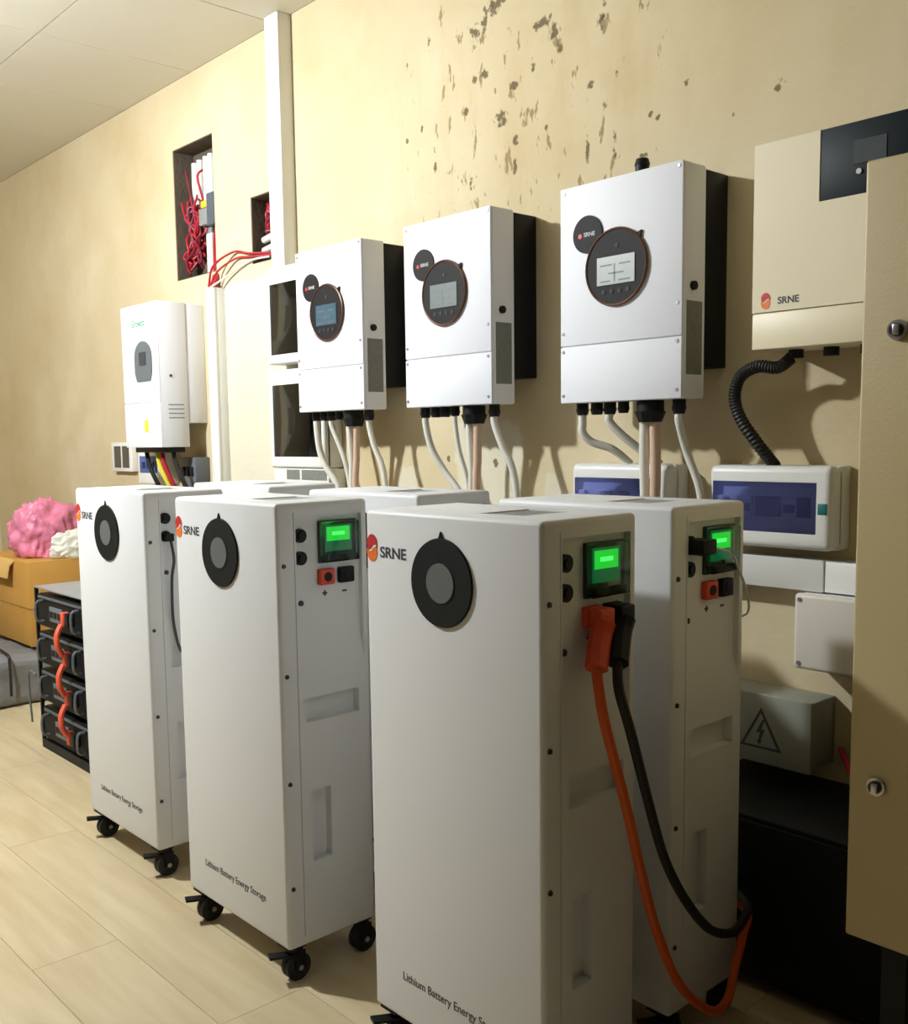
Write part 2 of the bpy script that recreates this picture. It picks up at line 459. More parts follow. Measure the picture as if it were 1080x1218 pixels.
# ================================================================== lamp
def build_lamp(pos, strength, color, label):
    x, y, z = pos
    t = thing('pendant_lamp', label, 'lamp', (x, y, z))
    bm = B(); bmesh.ops.create_uvsphere(bm, u_segments=20, v_segments=12, radius=0.06)
    obj('bulb', bm, mat('bulb_glow_%d' % strength, (1, 1, 1, 1), emit=color + (1,), estr=strength), t)
    bm = B(); prof = [(.028, .105), (.08, .09), (.125, .036), (.127, .037), (.082, .093), (.028, .109)]  # dish added over the bulb to keep its light off the ceiling
    n = 32; rg = [[bm.verts.new((r * math.cos(2 * PI * i / n), r * math.sin(2 * PI * i / n), zz)) for i in range(n)] for r, zz in prof]
    for a, b in zip(rg, rg[1:] + rg[:1]):
        for i in range(n): bm.faces.new((a[i], a[(i + 1) % n], b[(i + 1) % n], b[i]))
    obj('added_light_shield', bm, mat('light_shield_grey', srgb(130, 130, 130), .6), t)
    obj('socket', cyl(B(), (0, 0, 0.062), (0, 0, 0.12), 0.022), PVC, t)
    obj('cord', cyl(B(), (0, 0, 0.12), (0, 0, ZC - z - 0.02), 0.004, n=8), PVC, t)
    obj('ceiling_rose', cyl(B(), (0, 0, ZC - z - 0.03), (0, 0, ZC - z), 0.04), PVC, t)
build_lamp(LAMP, LAMP_STRENGTH, LAMP_COLOR, 'bright white bulb under an added light-shield, hanging far out in front of the black rack')

# ================================================================== battery cabinets
BW, BD, BZ0, BT = 0.434, 0.2333, 0.08, 1.03
def make_battery(label):
    t = thing('battery_cabinet', label, 'battery', group='floor-standing white battery cabinets')
    hx, hy = BW / 2, BD / 2; yf = -hy
    body = obj('body', box(B(), -hx, hx, -hy, hy, BZ0, BT, 0.009, 3), WHITE, t)
    def oy(d): return yf + d                      # offset from the front face
    c = []
    bm = B(); prism(bm, [(hx + .02, 1.0), (hx - .012, 1.0), (hx - .012, .735), (hx, .692), (hx + .02, .66)], 'y', oy(.046), oy(.216)); c.append(obj('c', bm, WHITE))
    c.append(obj('c', box(B(), hx - .02, hx + .02, oy(.061), oy(.20), .565, .617), WHITE))
    c.append(obj('c', box(B(), hx - .02, hx + .02, oy(.068), oy(.118), .26, .416), WHITE))
    c.append(obj('c', box(B(), hx - .002, hx + .02, oy(.0405), oy(.0425), .10, 1.01), WHITE))
    c.append(obj('c', box(B(), 0.02, 0.12, -0.055, 0.065, BT - .006, BT + .02), WHITE))
    cut(body, c)
    body.data.materials.clear(); body.data.materials.append(WHITE)
    obj('top_grille', box(B(), 0.024, 0.116, -0.051, 0.061, BT - .006, BT - .002), GREYM, t)
    # front face
    emblem(t, (-0.197, yf, 0.961), 0.030, 0.050)
    text('brand_lettering', 'SRNE', 0.072, 0.020, (-0.138, yf, 0.955), INK, t, bold=0.02)
    ring = obj('vent_ring', cyl(B(), (-.010, yf + .002, .914), (-.010, yf - .004, .914), .077, .075, n=48), RING, t)
    obj('ring_centre', cyl(B(), (-.010, yf - .003, .914), (-.010, yf - .0055, .914), .034, n=36), GREYC, ring)
    obj('ring_tip', prism(B(), [(-.017, .985), (-.003, .985), (-.010, 1.001)], 'y', yf - .003, yf), RING, ring)
    text('caption_lettering', 'Lithium Battery Energy Storage', 0.262, 0.021, (0.0, yf, 0.168), INK, t)
    # control recess on the right side
    xr = hx - .012
    for z in (.960, .913):
        sw = obj('switch_button', cyl(B(), (xr, oy(.062), z), (xr + .008, oy(.062), z), .0145, n=20), BLACK, t)
        obj('button_cap', cyl(B(), (xr + .006, oy(.062), z), (xr + .012, oy(.062), z), .009, .008, n=16), BLACK, sw)
    case = obj('meter_case', box(B(), xr, xr + .008, oy(.108), oy(.206), .898, .988, .002), CASEGR, t)
    obj('meter_screen', box(B(), xr + .008, xr + .0095, oy(.122), oy(.192), .922, .978), GREENLCD, case)
    obj('lit_display', box(B(), xr + .0095, xr + .0102, oy(.126), oy(.186), .944, .974), GREENMID, case)
    obj('screen_backlight', box(B(), xr + .0102, xr + .0108, oy(.140), oy(.172), .956, .963), GREENHI, case)
    obj('meter_toggle', box(B(), xr + .008, xr + .018, oy(.122), oy(.2), .902, .914, .001), BLACK, case)
    obj('meter_cover', box(B(), xr + .008, xr + .022, oy(.110), oy(.204), .900, .986, .003), CLEAR, case)
    for d, m_, s in ((.124, ORANGE, '+'), (.176, BLACK, '-')):
        so = obj('power_socket', box(B(), xr, xr + .014, oy(d - .019), oy(d + .019), .852, .886, .003), m_, t)
        obj('socket_hole', cyl(B(), (xr + .012, oy(d), .869), (xr + .0155, oy(d), .869), .010, n=16), BLACK, so)
        bm = B(); box(bm, xr, xr + .0006, oy(d - .006), oy(d + .006), .831, .835)
        if s == '+': box(bm, xr, xr + .0007, oy(d - .002), oy(d + .002), .827, .839)
        obj('polarity_mark', bm, INK, t)
    obj('signal_port', cyl(B(), (xr, oy(.062), .818), (xr + .003, oy(.062), .818), .006, n=12), INK, t)
    for z in (.901, .671, .442, .214):
        obj('screw', cyl(B(), (hx - .001, oy(.015), z), (hx + .003, oy(.015), z), .0055, .004, n=12), SCREW, t)
    # casters
    for sx in (-1, 1):
        for sy in (-1, 1):
            ca = obj('caster', box(B(), sx * .185 - .022, sx * .185 + .022, sy * .09 - .022, sy * .09 + .022, .0745, .08), BLACKM, t)
            cx, cy = sx * .185 + .004, sy * .09 + .008
            bm = B(); cyl(bm, (cx, cy, .062), (cx, cy, .075), .016)
            for s in (-1, 1): box(bm, cx + s * .0155 - .002, cx + s * .0155 + .002, cy - .012, cy + .014, .028, .066)
            obj('fork', bm, BLACKM, ca)
            bm = B()
            for s in (-1, 1): cyl(bm, (cx + s * .007 - .0055, cy, .030), (cx + s * .007 + .0055, cy, .030), .030, n=24)
            obj('wheel', bm, RUBBER, ca)
            obj('axle', cyl(B(), (cx - .020, cy, .030), (cx + .020, cy, .030), .006, n=12), STEEL, ca)
            if sy < 0:
                bm = B(); prism(bm, [(cx - .012, cy - .012), (cx + .012, cy - .012), (cx - .012, cy - .058), (cx - .034, cy - .050)], 'z', .054, .060)
                obj('brake_pedal', bm, BLACKM, ca)
    return t

BATS = [
    (0.0, -1.0311, 'nearest white battery cabinet with orange and black cables plugged in beside its green screen'),
    (-0.7061, -1.0472, 'white battery cabinet with bare orange and black sockets, middle of the front row'),
    (-1.3845, -1.0071, 'farthest front-row white battery cabinet with a thin grey lead, next to the black rack'),
    (-0.0183, -0.6688, 'white battery cabinet behind the nearest one, green screen with a black plug and pale wire'),
    (-0.6973, -0.6749, 'white battery cabinet in the rear row, mostly hidden behind the middle front cabinet'),
    (-1.3818, -0.6328, 'white battery cabinet in the rear row, mostly hidden behind the farthest front cabinet'),
]
bat0 = make_battery(BATS[0][2])
for i, (x, y, lab) in enumerate(BATS):
    loc = (x - BW / 2, y + BD / 2, 0)
    if i == 0: bat0.location = loc
    else: dup(bat0, loc, lab)

# ================================================================== wall inverters
IW, IH, IB, IM = 0.3622, 0.5296, 0.1859, 0.092
def make_inverter(label, screen):
    t = thing('solar_inverter', label, 'inverter', group='white wall inverters with round display')
    h = IW / 2; yf = -IB
    obj('heat_sink', box(B(), -h + .004, h - .002, -IM, 0, .074, IH - .006, .003), BLACKM, t)
    obj('housing', box(B(), -h, h, yf + .005, -IM, 0, IH, .006, 3), IWHITE, t)
    up = obj('upper_cover', box(B(), -h, h, yf, yf + .006, .1425, IH, .003), IWHITE, t)
    lo = obj('lower_cover', box(B(), -h, h, yf, yf + .006, 0, .140, .003), IWHITE, t)
    for (x, z) in ((-h + .013, .515), (h - .010, .518), (-h + .010, .173), (h - .012, .216)):
        obj('screw', cyl(B(), (x, yf + .001, z), (x, yf - .002, z), .0048, .004, n=12), SCREWL, up)
    for (x, z) in ((-h + .010, .128), (h - .012, .130), (h - .012, .020), (-h + .010, .018)):
        obj('screw', cyl(B(), (x, yf + .001, z), (x, yf - .002, z), .0048, .004, n=12), SCREWL, lo)
    # round badge and round display
    cx, cz = -.0025, .318
    bd = obj('logo_badge', cyl(B(), (-.091, yf + .001, .407), (-.091, yf - .004, .407), .045, n=36), DIALBK, t)
    text('brand_lettering', 'SRNE', .034, .010, (-.084, yf - .0042, .407), LTEXT, bd, bold=0.01)
    obj('emblem_dot', cyl(B(), (-.113, yf - .004, .405), (-.113, yf - .0048, .405), .006, n=12), RED, bd)
    dial = obj('display_dial', cyl(B(), (cx, yf + .001, cz), (cx, yf - .006, cz), .090, n=48), DIALBK, t)
    obj('dial_ring', torus(B(), (cx, yf - .005, cz), .0895, .0035), BRONZE, dial)
    obj('dial_pointer', prism(B(), [(cx + .058, cz + .070), (cx + .070, cz + .058), (cx + .074, cz + .075)], 'y', yf - .006, yf), DIALBK, dial)
    s = obj('display_screen', box(B(), cx - .055, cx + .057, yf - .008, yf - .005, cz - .040, cz + .026), screen, dial)
    bm = B()
    for (a, b_, c_, d) in ((-.045, -.01, .010, .014), (.012, .045, .010, .014), (-.020, .025, -.010, -.006), (-.045, -.015, -.028, -.024), (.010, .045, -.028, -.024), (-.004, 0, -.028, .014)):
        box(bm, cx + a, cx + b_, yf - .0084, yf - .0079, cz - .006 + c_, cz - .006 + d)
    obj('screen_print', bm, LCDP if screen is not LCDB else DARKGR, s)
    for k in range(4):
        obj('key', cyl(B(), (cx - .036 + k * .024, yf - .005, cz - .056), (cx - .036 + k * .024, yf - .0075, cz - .056), .006, n=12), KEYG, dial)
    obj('indicator', cyl(B(), (cx + .003, yf - .005, cz + .050), (cx + .003, yf - .0075, cz + .050), .006, n=12), KEYG, dial)
    # right side
    obj('power_knob', cyl(B(), (h - .001, -.144, .256), (h + .008, -.144, .256), .011, .010, n=16), BLACK, t)
    obj('rating_label', box(B(), h - .001, h + .0006, -.168, -.106, .055, .222), STICK, t)
    # cable glands
    for (x, r, l) in ((-.150, .017, .030), (-.103, .017, .030), (-.062, .017, .030), (-.020, .015, .028), (.060, .036, .052), (.142, .017, .034)):
        g = obj('cable_gland', cyl(B(), (x, -.136, .002), (x, -.136, -l * .55), r * .92, n=20), BLACK, t)
        obj('gland_nut', cyl(B(), (x, -.136, -l * .5), (x, -.136, -l), r * 1.06, r * .78, n=8), BLACK, g)
    return t
INVS = [(-0.3375, 1.2394, 'white inverter with the largest pale grey screen, nearest of the three round-dial wall inverters', LCD),
        (-0.9477, 1.2480, 'white inverter with a round dial, middle of the three on the wall', mat('lcd_mid', srgb(120, 128, 128), 0.3, vary=.1, vscale=60)),
        (-1.5156, 1.2509, 'white inverter with a bluish screen, in front of the smoked-door boards', LCDB)]
for (x, z, lab, scr) in INVS:
    t = make_inverter(lab, scr); t.location = (x - IW / 2, 0, z)
    if x == -0.3375:
        g = obj('antenna_stub', cyl(B(), (.02, -.12, IH - .002), (.02, -.12, IH + .036), .017, n=16), BLACK, t)
        obj('stub_cap', cyl(B(), (.02, -.12, IH + .030), (.02, -.12, IH + .044), .019, .015, n=12), BLACK, g)

# conduits hanging below them
def conduit(label, pts, r, m, group='flexible conduits under the wall inverters'):
    tag(obj('flexible_conduit', tube(B(), pts, r, n=12, k=8), m, None), label, 'conduit', group)
NEAR = 'the nearest round-dial inverter'; MID = 'the middle round-dial inverter'; FAR = 'the far round-dial inverter'
def cset(x, z, who, rows):
    base = x - IW / 2
    for (gx, l, name, pts, r, m) in rows:
        conduit('%s under %s' % (name, who), [(base + gx, -.136, z - l + .004), (base + gx, -.136, z - l - .02)] + pts, r, m)
x, z = INVS[0][:2]
cset(x, z, NEAR, [
    (-.150, .030, 'white conduit with an S-bend, leftmost', [(-.668, -.136, 1.165), (-.650, -.12, 1.140), (-.610, -.09, 1.122), (-.578, -.055, 1.083)], .0105, CONDUIT),
    (-.062, .030, 'slanting grey-white conduit, second from left', [(-.545, -.11, 1.145), (-.486, -.055, 1.083)], .0105, CONDUIT),
    (.043, .052, 'straight grey-white conduit beside the pinkish one', [(-.478, -.132, 1.08), (-.477, -.125, .94), (-.477, -.10, .80)], .0120, CONDUIT),
    (.074, .052, 'straight pinkish conduit', [(-.445, -.132, 1.08), (-.450, -.125, .94), (-.450, -.10, .80)], .0130, PINKC),
    (.142, .034, 'slanting white conduit, rightmost', [(-.372, -.11, 1.115), (-.338, -.10, 1.01), (-.335, -.09, .85)], .0095, CONDUIT)])
x, z = INVS[1][:2]
cset(x, z, MID, [
    (-.150, .030, 'curved white conduit, leftmost', [(-1.268, -.125, 1.13), (-1.235, -.105, 1.06), (-1.175, -.09, .985), (-1.15, -.08, .90)], .0105, CONDUIT),
    (-.020, .028, 'thin grey conduit, second from left', [(-1.150, -.12, 1.12), (-1.138, -.10, 1.03), (-1.135, -.09, .90)], .0070, CONDUIT),
    (.040, .052, 'straight white conduit beside the pinkish one', [(-1.093, -.125, 1.08), (-1.098, -.12, .98), (-1.10, -.1, .85)], .0105, CONDUIT),
    (.074, .052, 'slightly bent pinkish conduit', [(-1.068, -.125, 1.10), (-1.078, -.12, 1.00), (-1.08, -.1, .85)], .0125, PINKC),
    (.142, .034, 'bowed white conduit, rightmost', [(-.962, -.13, 1.13), (-.935, -.12, 1.07), (-.921, -.115, .99), (-.92, -.10, .85)], .0105, CONDUIT)])
x, z = INVS[2][:2]
cset(x, z, FAR, [
    (-.150, .030, 'curved white conduit, leftmost', [(-1.848, -.125, 1.12), (-1.825, -.115, 1.06), (-1.785, -.10, 1.0), (-1.77, -.09, .90)], .0115, CONDUIT),
    (-.062, .030, 'slanting grey-white conduit, second from left', [(-1.725, -.115, 1.10), (-1.712, -.10, 1.00), (-1.71, -.09, .90)], .0090, CONDUIT),
    (.036, .052, 'straight white conduit', [(-1.667, -.125, 1.08), (-1.676, -.12, .99), (-1.68, -.1, .85)], .0100, CONDUIT),
    (.074, .052, 'slanting pinkish conduit', [(-1.640, -.125, 1.10), (-1.655, -.12, 1.00), (-1.66, -.1, .85)], .0110, PINKC),
    (.142, .034, 'bowed white conduit, rightmost', [(-1.537, -.13, 1.13), (-1.512, -.12, 1.07), (-1.500, -.115, .99), (-1.5, -.10, .85)], .0095, CONDUIT)])

# ================================================================== cream inverter on the right
def build_cream():
    x0, x1, z0, z1, yf = -.176, .196, 1.336, 1.765, -.16
    t = thing('cream_inverter', 'cream wall inverter with a black display panel, partly behind the tan cabinet', 'inverter', ((x0 + x1) / 2, 0, z0))
    w = (x1 - x0) / 2; h = z1 - z0
    bm = B(); box(bm, -w + .03, w - .03, -.03, 0, .03, h - .03); obj('wall_bracket', bm, GREYM, t)
    obj('housing', box(B(), -w, w, yf + .006, -.03, 0, h, .004), CREAM, t)
    # front: lower cover, upper cover with a notch for the black panel
    pzx, pz = -.029 - (x0 + x1) / 2, 1.624 - z0
    obj('lower_cover', box(B(), -w, w, yf, yf + .008, 0, .0765, .003), CREAM, t)
    bm = B(); prism(bm, [(-w, .0785), (w, .0785), (w, pz), (pzx, pz), (pzx, h), (-w, h)], 'y', yf, yf + .008)
    obj('upper_cover', bm, CREAM, t)
    pn = obj('display_panel', box(B(), pzx + .001, w, yf + .0015, yf + .008, pz + .001, h, .001), mat('panel_black', srgb(22, 30, 34), 0.5, spec=.2), t)
    cx = .073 - (x0 + x1) / 2
    obj('display_screen', box(B(), cx - .033, cx + .033, yf, yf + .003, 1.683 - z0, 1.728 - z0), LCDD, pn)
    obj('key', cyl(B(), (.053 - (x0 + x1) / 2, yf + .002, 1.668 - z0), (.053 - (x0 + x1) / 2, yf - .002, 1.668 - z0), .0055, n=14), LTEXT, pn)
    for k in range(3):
        obj('key', cyl(B(), (.078 + .024 * k - (x0 + x1) / 2, yf + .002, 1.662 - z0), (.078 + .024 * k - (x0 + x1) / 2, yf - .001, 1.662 - z0), .0055, n=14), BLACK, pn)
    emblem(t, (-.144 - (x0 + x1) / 2, yf, 1.438 - z0), .022, .034)
    text('brand_lettering', 'SRNE', .048, .015, (-.092 - (x0 + x1) / 2, yf, 1.436 - z0), INK, t, bold=0.02)
    for xx in (-.12, -.04, .04, .12):
        obj('cable_gland', cyl(B(), (xx, -.09, .002), (xx, -.09, -.018), .016, n=16), BLACK, t)
build_cream()
tag(obj('corrugated_cable', tube(B(), [(-.120, -.09, 1.32), (-.150, -.095, 1.300), (-.195, -.10, 1.305), (-.238, -.10, 1.285), (-.252, -.10, 1.24), (-.236, -.10, 1.19), (-.200, -.09, 1.135), (-.178, -.06, 1.090), (-.176, -.055, 1.082)], .0145, n=14, k=14, ribs=True), RUBBER),
    'thick black corrugated cable looping from the cream inverter down to the breaker box', 'cable')

# ================================================================== tan steel cabinet
def build_tan():
    x0, x1, yf, yb, z0, z1 = .362, .96, -.78, -.36, .428, 1.521
    t = thing('steel_cabinet', 'tall tan steel control cabinet with quarter-turn locks at the right edge', 'cabinet', ((x0 + x1) / 2, (yf + yb) / 2, 0))
    w, d = (x1 - x0) / 2, (yb - yf) / 2
    obj('body', box(B(), -w + .004, w - .004, -d + .018, d, z0 + .004, z1 - .004, .003), TAN, t)
    dr = obj('door', box(B(), -w, w, -d, -d + .016, z0, z1, .004, 3), TAN, t)
    for (xx, zz) in ((.412 - (x0 + x1) / 2, 1.292), (.402 - (x0 + x1) / 2, .660)):
        lk = obj('lock', cyl(B(), (xx, -d + .001, zz), (xx, -d - .005, zz), .0145, .013, n=20), STEEL, dr)
        bm = B(); cyl(bm, (xx, -d - .004, zz), (xx, -d - .010, zz), .0095, .0085, n=16); obj('lock_barrel', bm, SCREW, dr)
        bm = B(); box(bm, xx - .002, xx + .006, -d - .0145, -d - .009, zz - .007, zz + .007, .001); obj('lock_slot', bm, STEEL, dr)
    # stand
    st = obj('stand_frame', box(B(), -w + .03, w - .03, -d + .05, d - .02, z0 - .03, z0 + .004), BLACKM, t)
    for sx in (-1, 1):
        for (yy) in (-d + .07, d - .04):
            obj('leg', box(B(), sx * (w - .05) - .018, sx * (w - .05) + .018, yy - .018, yy + .018, 0, z0 - .03), BLACKM, t)
build_tan()
# black case made up to darken the shaded corner; carton under the cabinet
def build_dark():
    t = thing('dark_filler_case', 'made-up black case added to darken the floor area below the warning box', 'case', (.06, -.165, 0))
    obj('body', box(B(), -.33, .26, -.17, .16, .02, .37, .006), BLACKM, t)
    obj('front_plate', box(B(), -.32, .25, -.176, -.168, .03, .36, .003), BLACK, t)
    for s in (-.27, .20):
        obj('handle', tube(B(), [(s, -.175, .10), (s, -.20, .11), (s, -.20, .28), (s, -.175, .29)], .006, k=3), BLACKM, t)
    for sx in (-.30, .23):
        for sy in (-.14, .13): obj('foot', cyl(B(), (sx, sy, 0), (sx, sy, .022), .016, n=12), RUBBER, t)
    t = thing('low_carton', 'dark brown carton on the floor under the tan steel cabinet', 'box', (.66, -.58, 0))
    obj('carton_body', box(B(), -.17, .17, -.13, .13, 0, .24, .002), mat('brown_carton', srgb(92, 74, 48), .8, vary=.1), t)
    obj('tape_strip', box(B(), -.171, .171, -.022, .022, .238, .2412), mat('brown_tape', srgb(120, 98, 64), .4), t)
build_dark()

# ================================================================== breaker boxes, trunking, junction boxes near D
def breaker_box(label, x0, x1, full):
    z0, z1, yf = .899, 1.084, -.09
    t = thing('breaker_box', label, 'breaker box', ((x0 + x1) / 2, 0, z0), group='white breaker boxes with blue windows')
    w, h = (x1 - x0) / 2, z1 - z0
    obj('housing', box(B(), -w, w, -.055, 0, 0, h, .006), PVC, t)
    hs = obj('front_shell', box(B(), -w, w, yf, -.03, 0, h, .016, 4), PVC, t)
    a, b, c, d = -w + .012, w - .034, .036, h - .036
    cut(hs, [obj('c', box(B(), a, b, yf - .02, yf + .030, c, d), PVC)])
    hs.data.materials.clear(); hs.data.materials.append(PVC)
    obj('breaker_plate', box(B(), a, b, yf + .018, yf + .0295, c, d), BREAKER, t)
    cz = (c + d) / 2
    for (u, ww, hh, m_) in ((-.115 * 1.1, .034, .046, BREAKER), (-.06, .036, .046, BREAKER), (-.005, .058, .046, MODGR), (.048, .034, .046, BREAKER), (.080, .028, .044, MODDK)):
        u = u * (w / .1475)
        mo = obj('breaker_module', box(B(), u - ww / 2, u + ww / 2, yf + .009, yf + .020, cz - hh / 2, cz + hh / 2, .001), m_, t)
        if m_ is BREAKER: obj('toggle', box(B(), u - ww * .38, u + ww * .38, yf + .0055, yf + .010, cz - .012, cz + .006, .001), NAVY, mo)
    obj('window', box(B(), a, b, yf + .001, yf + .004, c, d, .001), BLUEGL, t)
    obj('latch', box(B(), w - .030, w - .010, yf - .002, yf + .004, h / 2 - .012, h / 2 + .012, .001), TEAL, t)
breaker_box('white breaker box with a blue window, right beside the tan cabinet', -.325, -.022, True)
breaker_box('white breaker box with a blue window, behind the conduits of the nearest inverter', -.747, -.440, False)

def trunk_h():
    t = thing('wall_trunking', 'horizontal white cable trunking running under the breaker boxes', 'trunking', (-.55, 0, .806))
    obj('trunk_base', box(B(), -1.1, 1.35, -.05, 0, 0, .069, .001), PVC, t)
    obj('trunk_cover', box(B(), -1.1, .4985, -.060, -.048, -.001, .070, .0025), PVC, t)
    obj('trunk_cover', box(B(), .5015, 1.35, -.0585, -.048, 0, .068, .0025), PVC, t)
trunk_h()
def jbox():
    t = thing('junction_box', 'off-white rounded junction box just under the trunking by the tan cabinet', 'junction box', (-.01, 0, .636))
    obj('box_body', box(B(), -.088, .088, -.075, 0, 0, .166, .006), PVC, t)
    l = obj('box_lid', box(B(), -.092, .092, -.092, -.070, -.002, .168, .010, 4), mat('offwhite_lid', srgb(214, 206, 194), .5), t)
    for sx in (-1, 1):
        for zz in (.012, .154): obj('lid_screw', cyl(B(), (sx * .078, -.091, zz), (sx * .078, -.094, zz), .005, n=12), SCREWL, l)
jbox()
def warnbox():
    t = thing('warning_box', 'grey electrical box with a black lightning triangle, low on the wall', 'electrical box', (-.17, 0, .407))
    obj('box_body', box(B(), -.14, .125, -.112, 0, .004, .158, .004), GREYBOX, t)
    obj('box_lid', box(B(), -.145, .130, -.12, -.108, 0, .162, .004), GREYBOX, t)
    cx, cz = .010, .075
    def tri(s): return [(cx - .052 * s, cz - .040 * s), (cx + .052 * s, cz - .040 * s), (cx, cz + .055 * s)]
    o, i = tri(1.0), [(cx - .041, cz - .034), (cx + .041, cz - .034), (cx, cz + .043)]
    bm = B()
    for k in range(3):
        a, b = o[k], o[(k + 1) % 3]; c, d = i[(k + 1) % 3], i[k]
        prism(bm, [a, b, c, d], 'y', -.1206, -.1198)
    obj('triangle_mark', bm, INK, t)
    bolt = [(.004, .028), (-.012, -.004), (-.002, -.002), (-.006, -.022), (-.010, -.020), (-.004, -.032), (.004, -.020), (0, -.021), (.010, .006), (.001, .004), (.010, .028)]
    obj('lightning_mark', prism(B(), [(cx + a, cz + b) for a, b in bolt], 'y', -.1206, -.1198), INK, t)
warnbox()
tag(obj('black_conduit_run', tube(B(), [(.05, -.05, .64), (.05, -.05, .55), (.055, -.05, .45), (.06, -.07, .36)], .022, n=12), RUBBER), 'thick black cable dropping from below the off-white junction box', 'cable')
tag(obj('red_cable', tube(B(), [(-.02, -.02, .45), (.01, -.06, .44), (.05, -.10, .42), (.11, -.13, .40), (.20, -.14, .395), (.28, -.14, .385)], .007, n=8), REDW), 'thin red cable crossing the shadow right of the warning box', 'cable')

# ================================================================== plugged cables at the nearest battery
def power_cable(label, m_pl, m_c, sock, plug_end, path, r):
    t = thing('power_cable', label, 'cable', sock, group='battery power cables')
    s = Vector(sock); e = Vector(plug_end) - s
    bm = B(); box(bm, 0.0, .026, -.018, .018, -.018, .016, .004); obj('plug_head', bm, m_pl, t)
    bm = B(); tube(bm, [(.018, 0, -.004), Vector((.018, 0, -.02)) * .5 + e * .25, e], .0185, n=8, k=4); obj('plug_sleeve', bm, m_pl, t)
    bm = B(); tube(bm, [e * .9, e] + [Vector(p) - s for p in path], r, n=10, k=8); obj('cable', bm, m_c, t)
xs_ = -.012 + .014
power_cable('orange cable with an orange plug drooping from the nearest battery cabinet', ORANGE, ORCABLE, (xs_, -1.0311 + .124, .869), (.034, -.945, .795),
            [(.046, -.945, .73), (.050, -.925, .66), (.050, -.888, .56), (.050, -.852, .45), (.048, -.805, .33), (.05, -.745, .215), (.052, -.68, .145), (.045, -.61, .10), (.032, -.55, .098), (.014, -.50, .13), (.004, -.455, .18), (-.012, -.42, .21), (-.10, -.395, .225)], .0085)
power_cable('black cable with a black plug drooping from the nearest battery cabinet', BLACK, RUBBER, (xs_, -1.0311 + .176, .869), (.044, -.905, .80),
            [(.055, -.915, .76), (.060, -.892, .69), (.060, -.846, .568), (.060, -.799, .455), (.060, -.737, .361), (.058, -.658, .28), (.045, -.565, .235), (.022, -.49, .222), (.000, -.435, .226), (-.05, -.405, .235), (-.14, -.395, .25)], .0085)
def dplug():
    t = thing('data_plug', 'black plug in the green-screen battery behind, with a pale thin wire', 'plug', (-.030, -.607, .955))
    obj('plug_head', box(B(), .0, .042, -.012, .030, -.014, .014, .003), BLACK, t)
    obj('wire', tube(B(), [(.035, .02, 0), (.045, .07, -.015), (.035, .11, -.045), (.028, .15, -.09), (.016, .182, -.135), (-.008, .196, -.155), (-.06, .20, -.17)], .0022, n=6), LTEXT, t)
dplug()
def clead():
    t = thing('data_lead', 'thin grey lead drooping down the side of the farthest front-row battery cabinet', 'cable', (-1.3845 - .012, -.945, .913))
    obj('lead_plug', box(B(), .0, .03, -.009, .012, -.012, .008, .002), BLACK, t)
    obj('wire', tube(B(), [(.022, .005, -.008), (.03, .008, -.06), (.022, .004, -.11), (.022, .002, -.20), (.024, .006, -.25), (.026, .018, -.30), (.028, .05, -.34)], .004, n=8), mat('grey_lead', srgb(60, 62, 66), .5), t)
clead()

# ================================================================== smoked boards, trunkings, niches (left)
def smoked(label, z0, z1, dz0, dz1):
    t = thing('distribution_board', label, 'distribution board', (-2.056, 0, z0), group='white boards with smoked doors')
    w = .174; h = z1 - z0
    obj('board_frame', box(B(), -w, w, -.07, 0, 0, h, .006), PVC, t)
    fr = obj('front_frame', box(B(), -w, w, -.082, -.05, 0, h, .008, 3), PVC, t)
    a, b, c, d = -2.203 + 2.056, -1.897 + 2.056, dz0 - z0, dz1 - z0
    cut(fr, [obj('c', box(B(), a, b, -.10, -.058, c, d), PVC)])
    fr.data.materials.clear(); fr.data.materials.append(PVC)
    obj('inner_plate', box(B(), a, b, -.0595, -.056, c, d), BREAKER, t)
    for k in range(7):
        obj('breaker', box(B(), a + .035 + k * .034, a + .066 + k * .034, -.072, -.059, (c + d) / 2 - .045, (c + d) / 2 + .045, .001), DARKGR, t)
    obj('smoked_door', box(B(), a, b, -.081, -.077, c, d, .001), SMOKE, t)
smoked('white board with a dark smoked door, upper of the pair left of the inverters', 1.437, 1.785, 1.470, 1.726)
smoked('white board with a dark smoked door, lower of the pair left of the inverters', 1.056, 1.415, 1.096, 1.360)
def slots():
    t = thing('connector_box', 'low white box with two grey slots under the smoked boards', 'box', (-2.02, 0, .95))
    obj('box_body', box(B(), -.20, .15, -.075, 0, 0, .104, .004), PVC, t)
    for (a, b) in ((-2.132, -2.049), (-2.035, -1.880)):
        obj('slot_cover', box(B(), a + 2.02, b + 2.02, -.0765, -.072, .063, .099), STICK, t)
slots()
def trunk_v(label, x0, x1, d, z0, z1):
    t = thing('vertical_trunking', label, 'trunking', ((x0 + x1) / 2, 0, z0))
    w = (x1 - x0) / 2; h = z1 - z0
    obj('trunk_base', box(B(), -w + .001, w - .001, -d + .008, 0, 0, h, .001), PVC, t)
    obj('trunk_cover', box(B(), -w, w, -d, -d + .012, 0, h, .003), PVC, t)
trunk_v('tall white cable trunking running from the boards up to the ceiling', -2.222, -2.135, .058, 1.787, ZC)
trunk_v('short white vertical trunking below the wire-filled niche', -2.727, -2.664, .052, .30, 1.778)

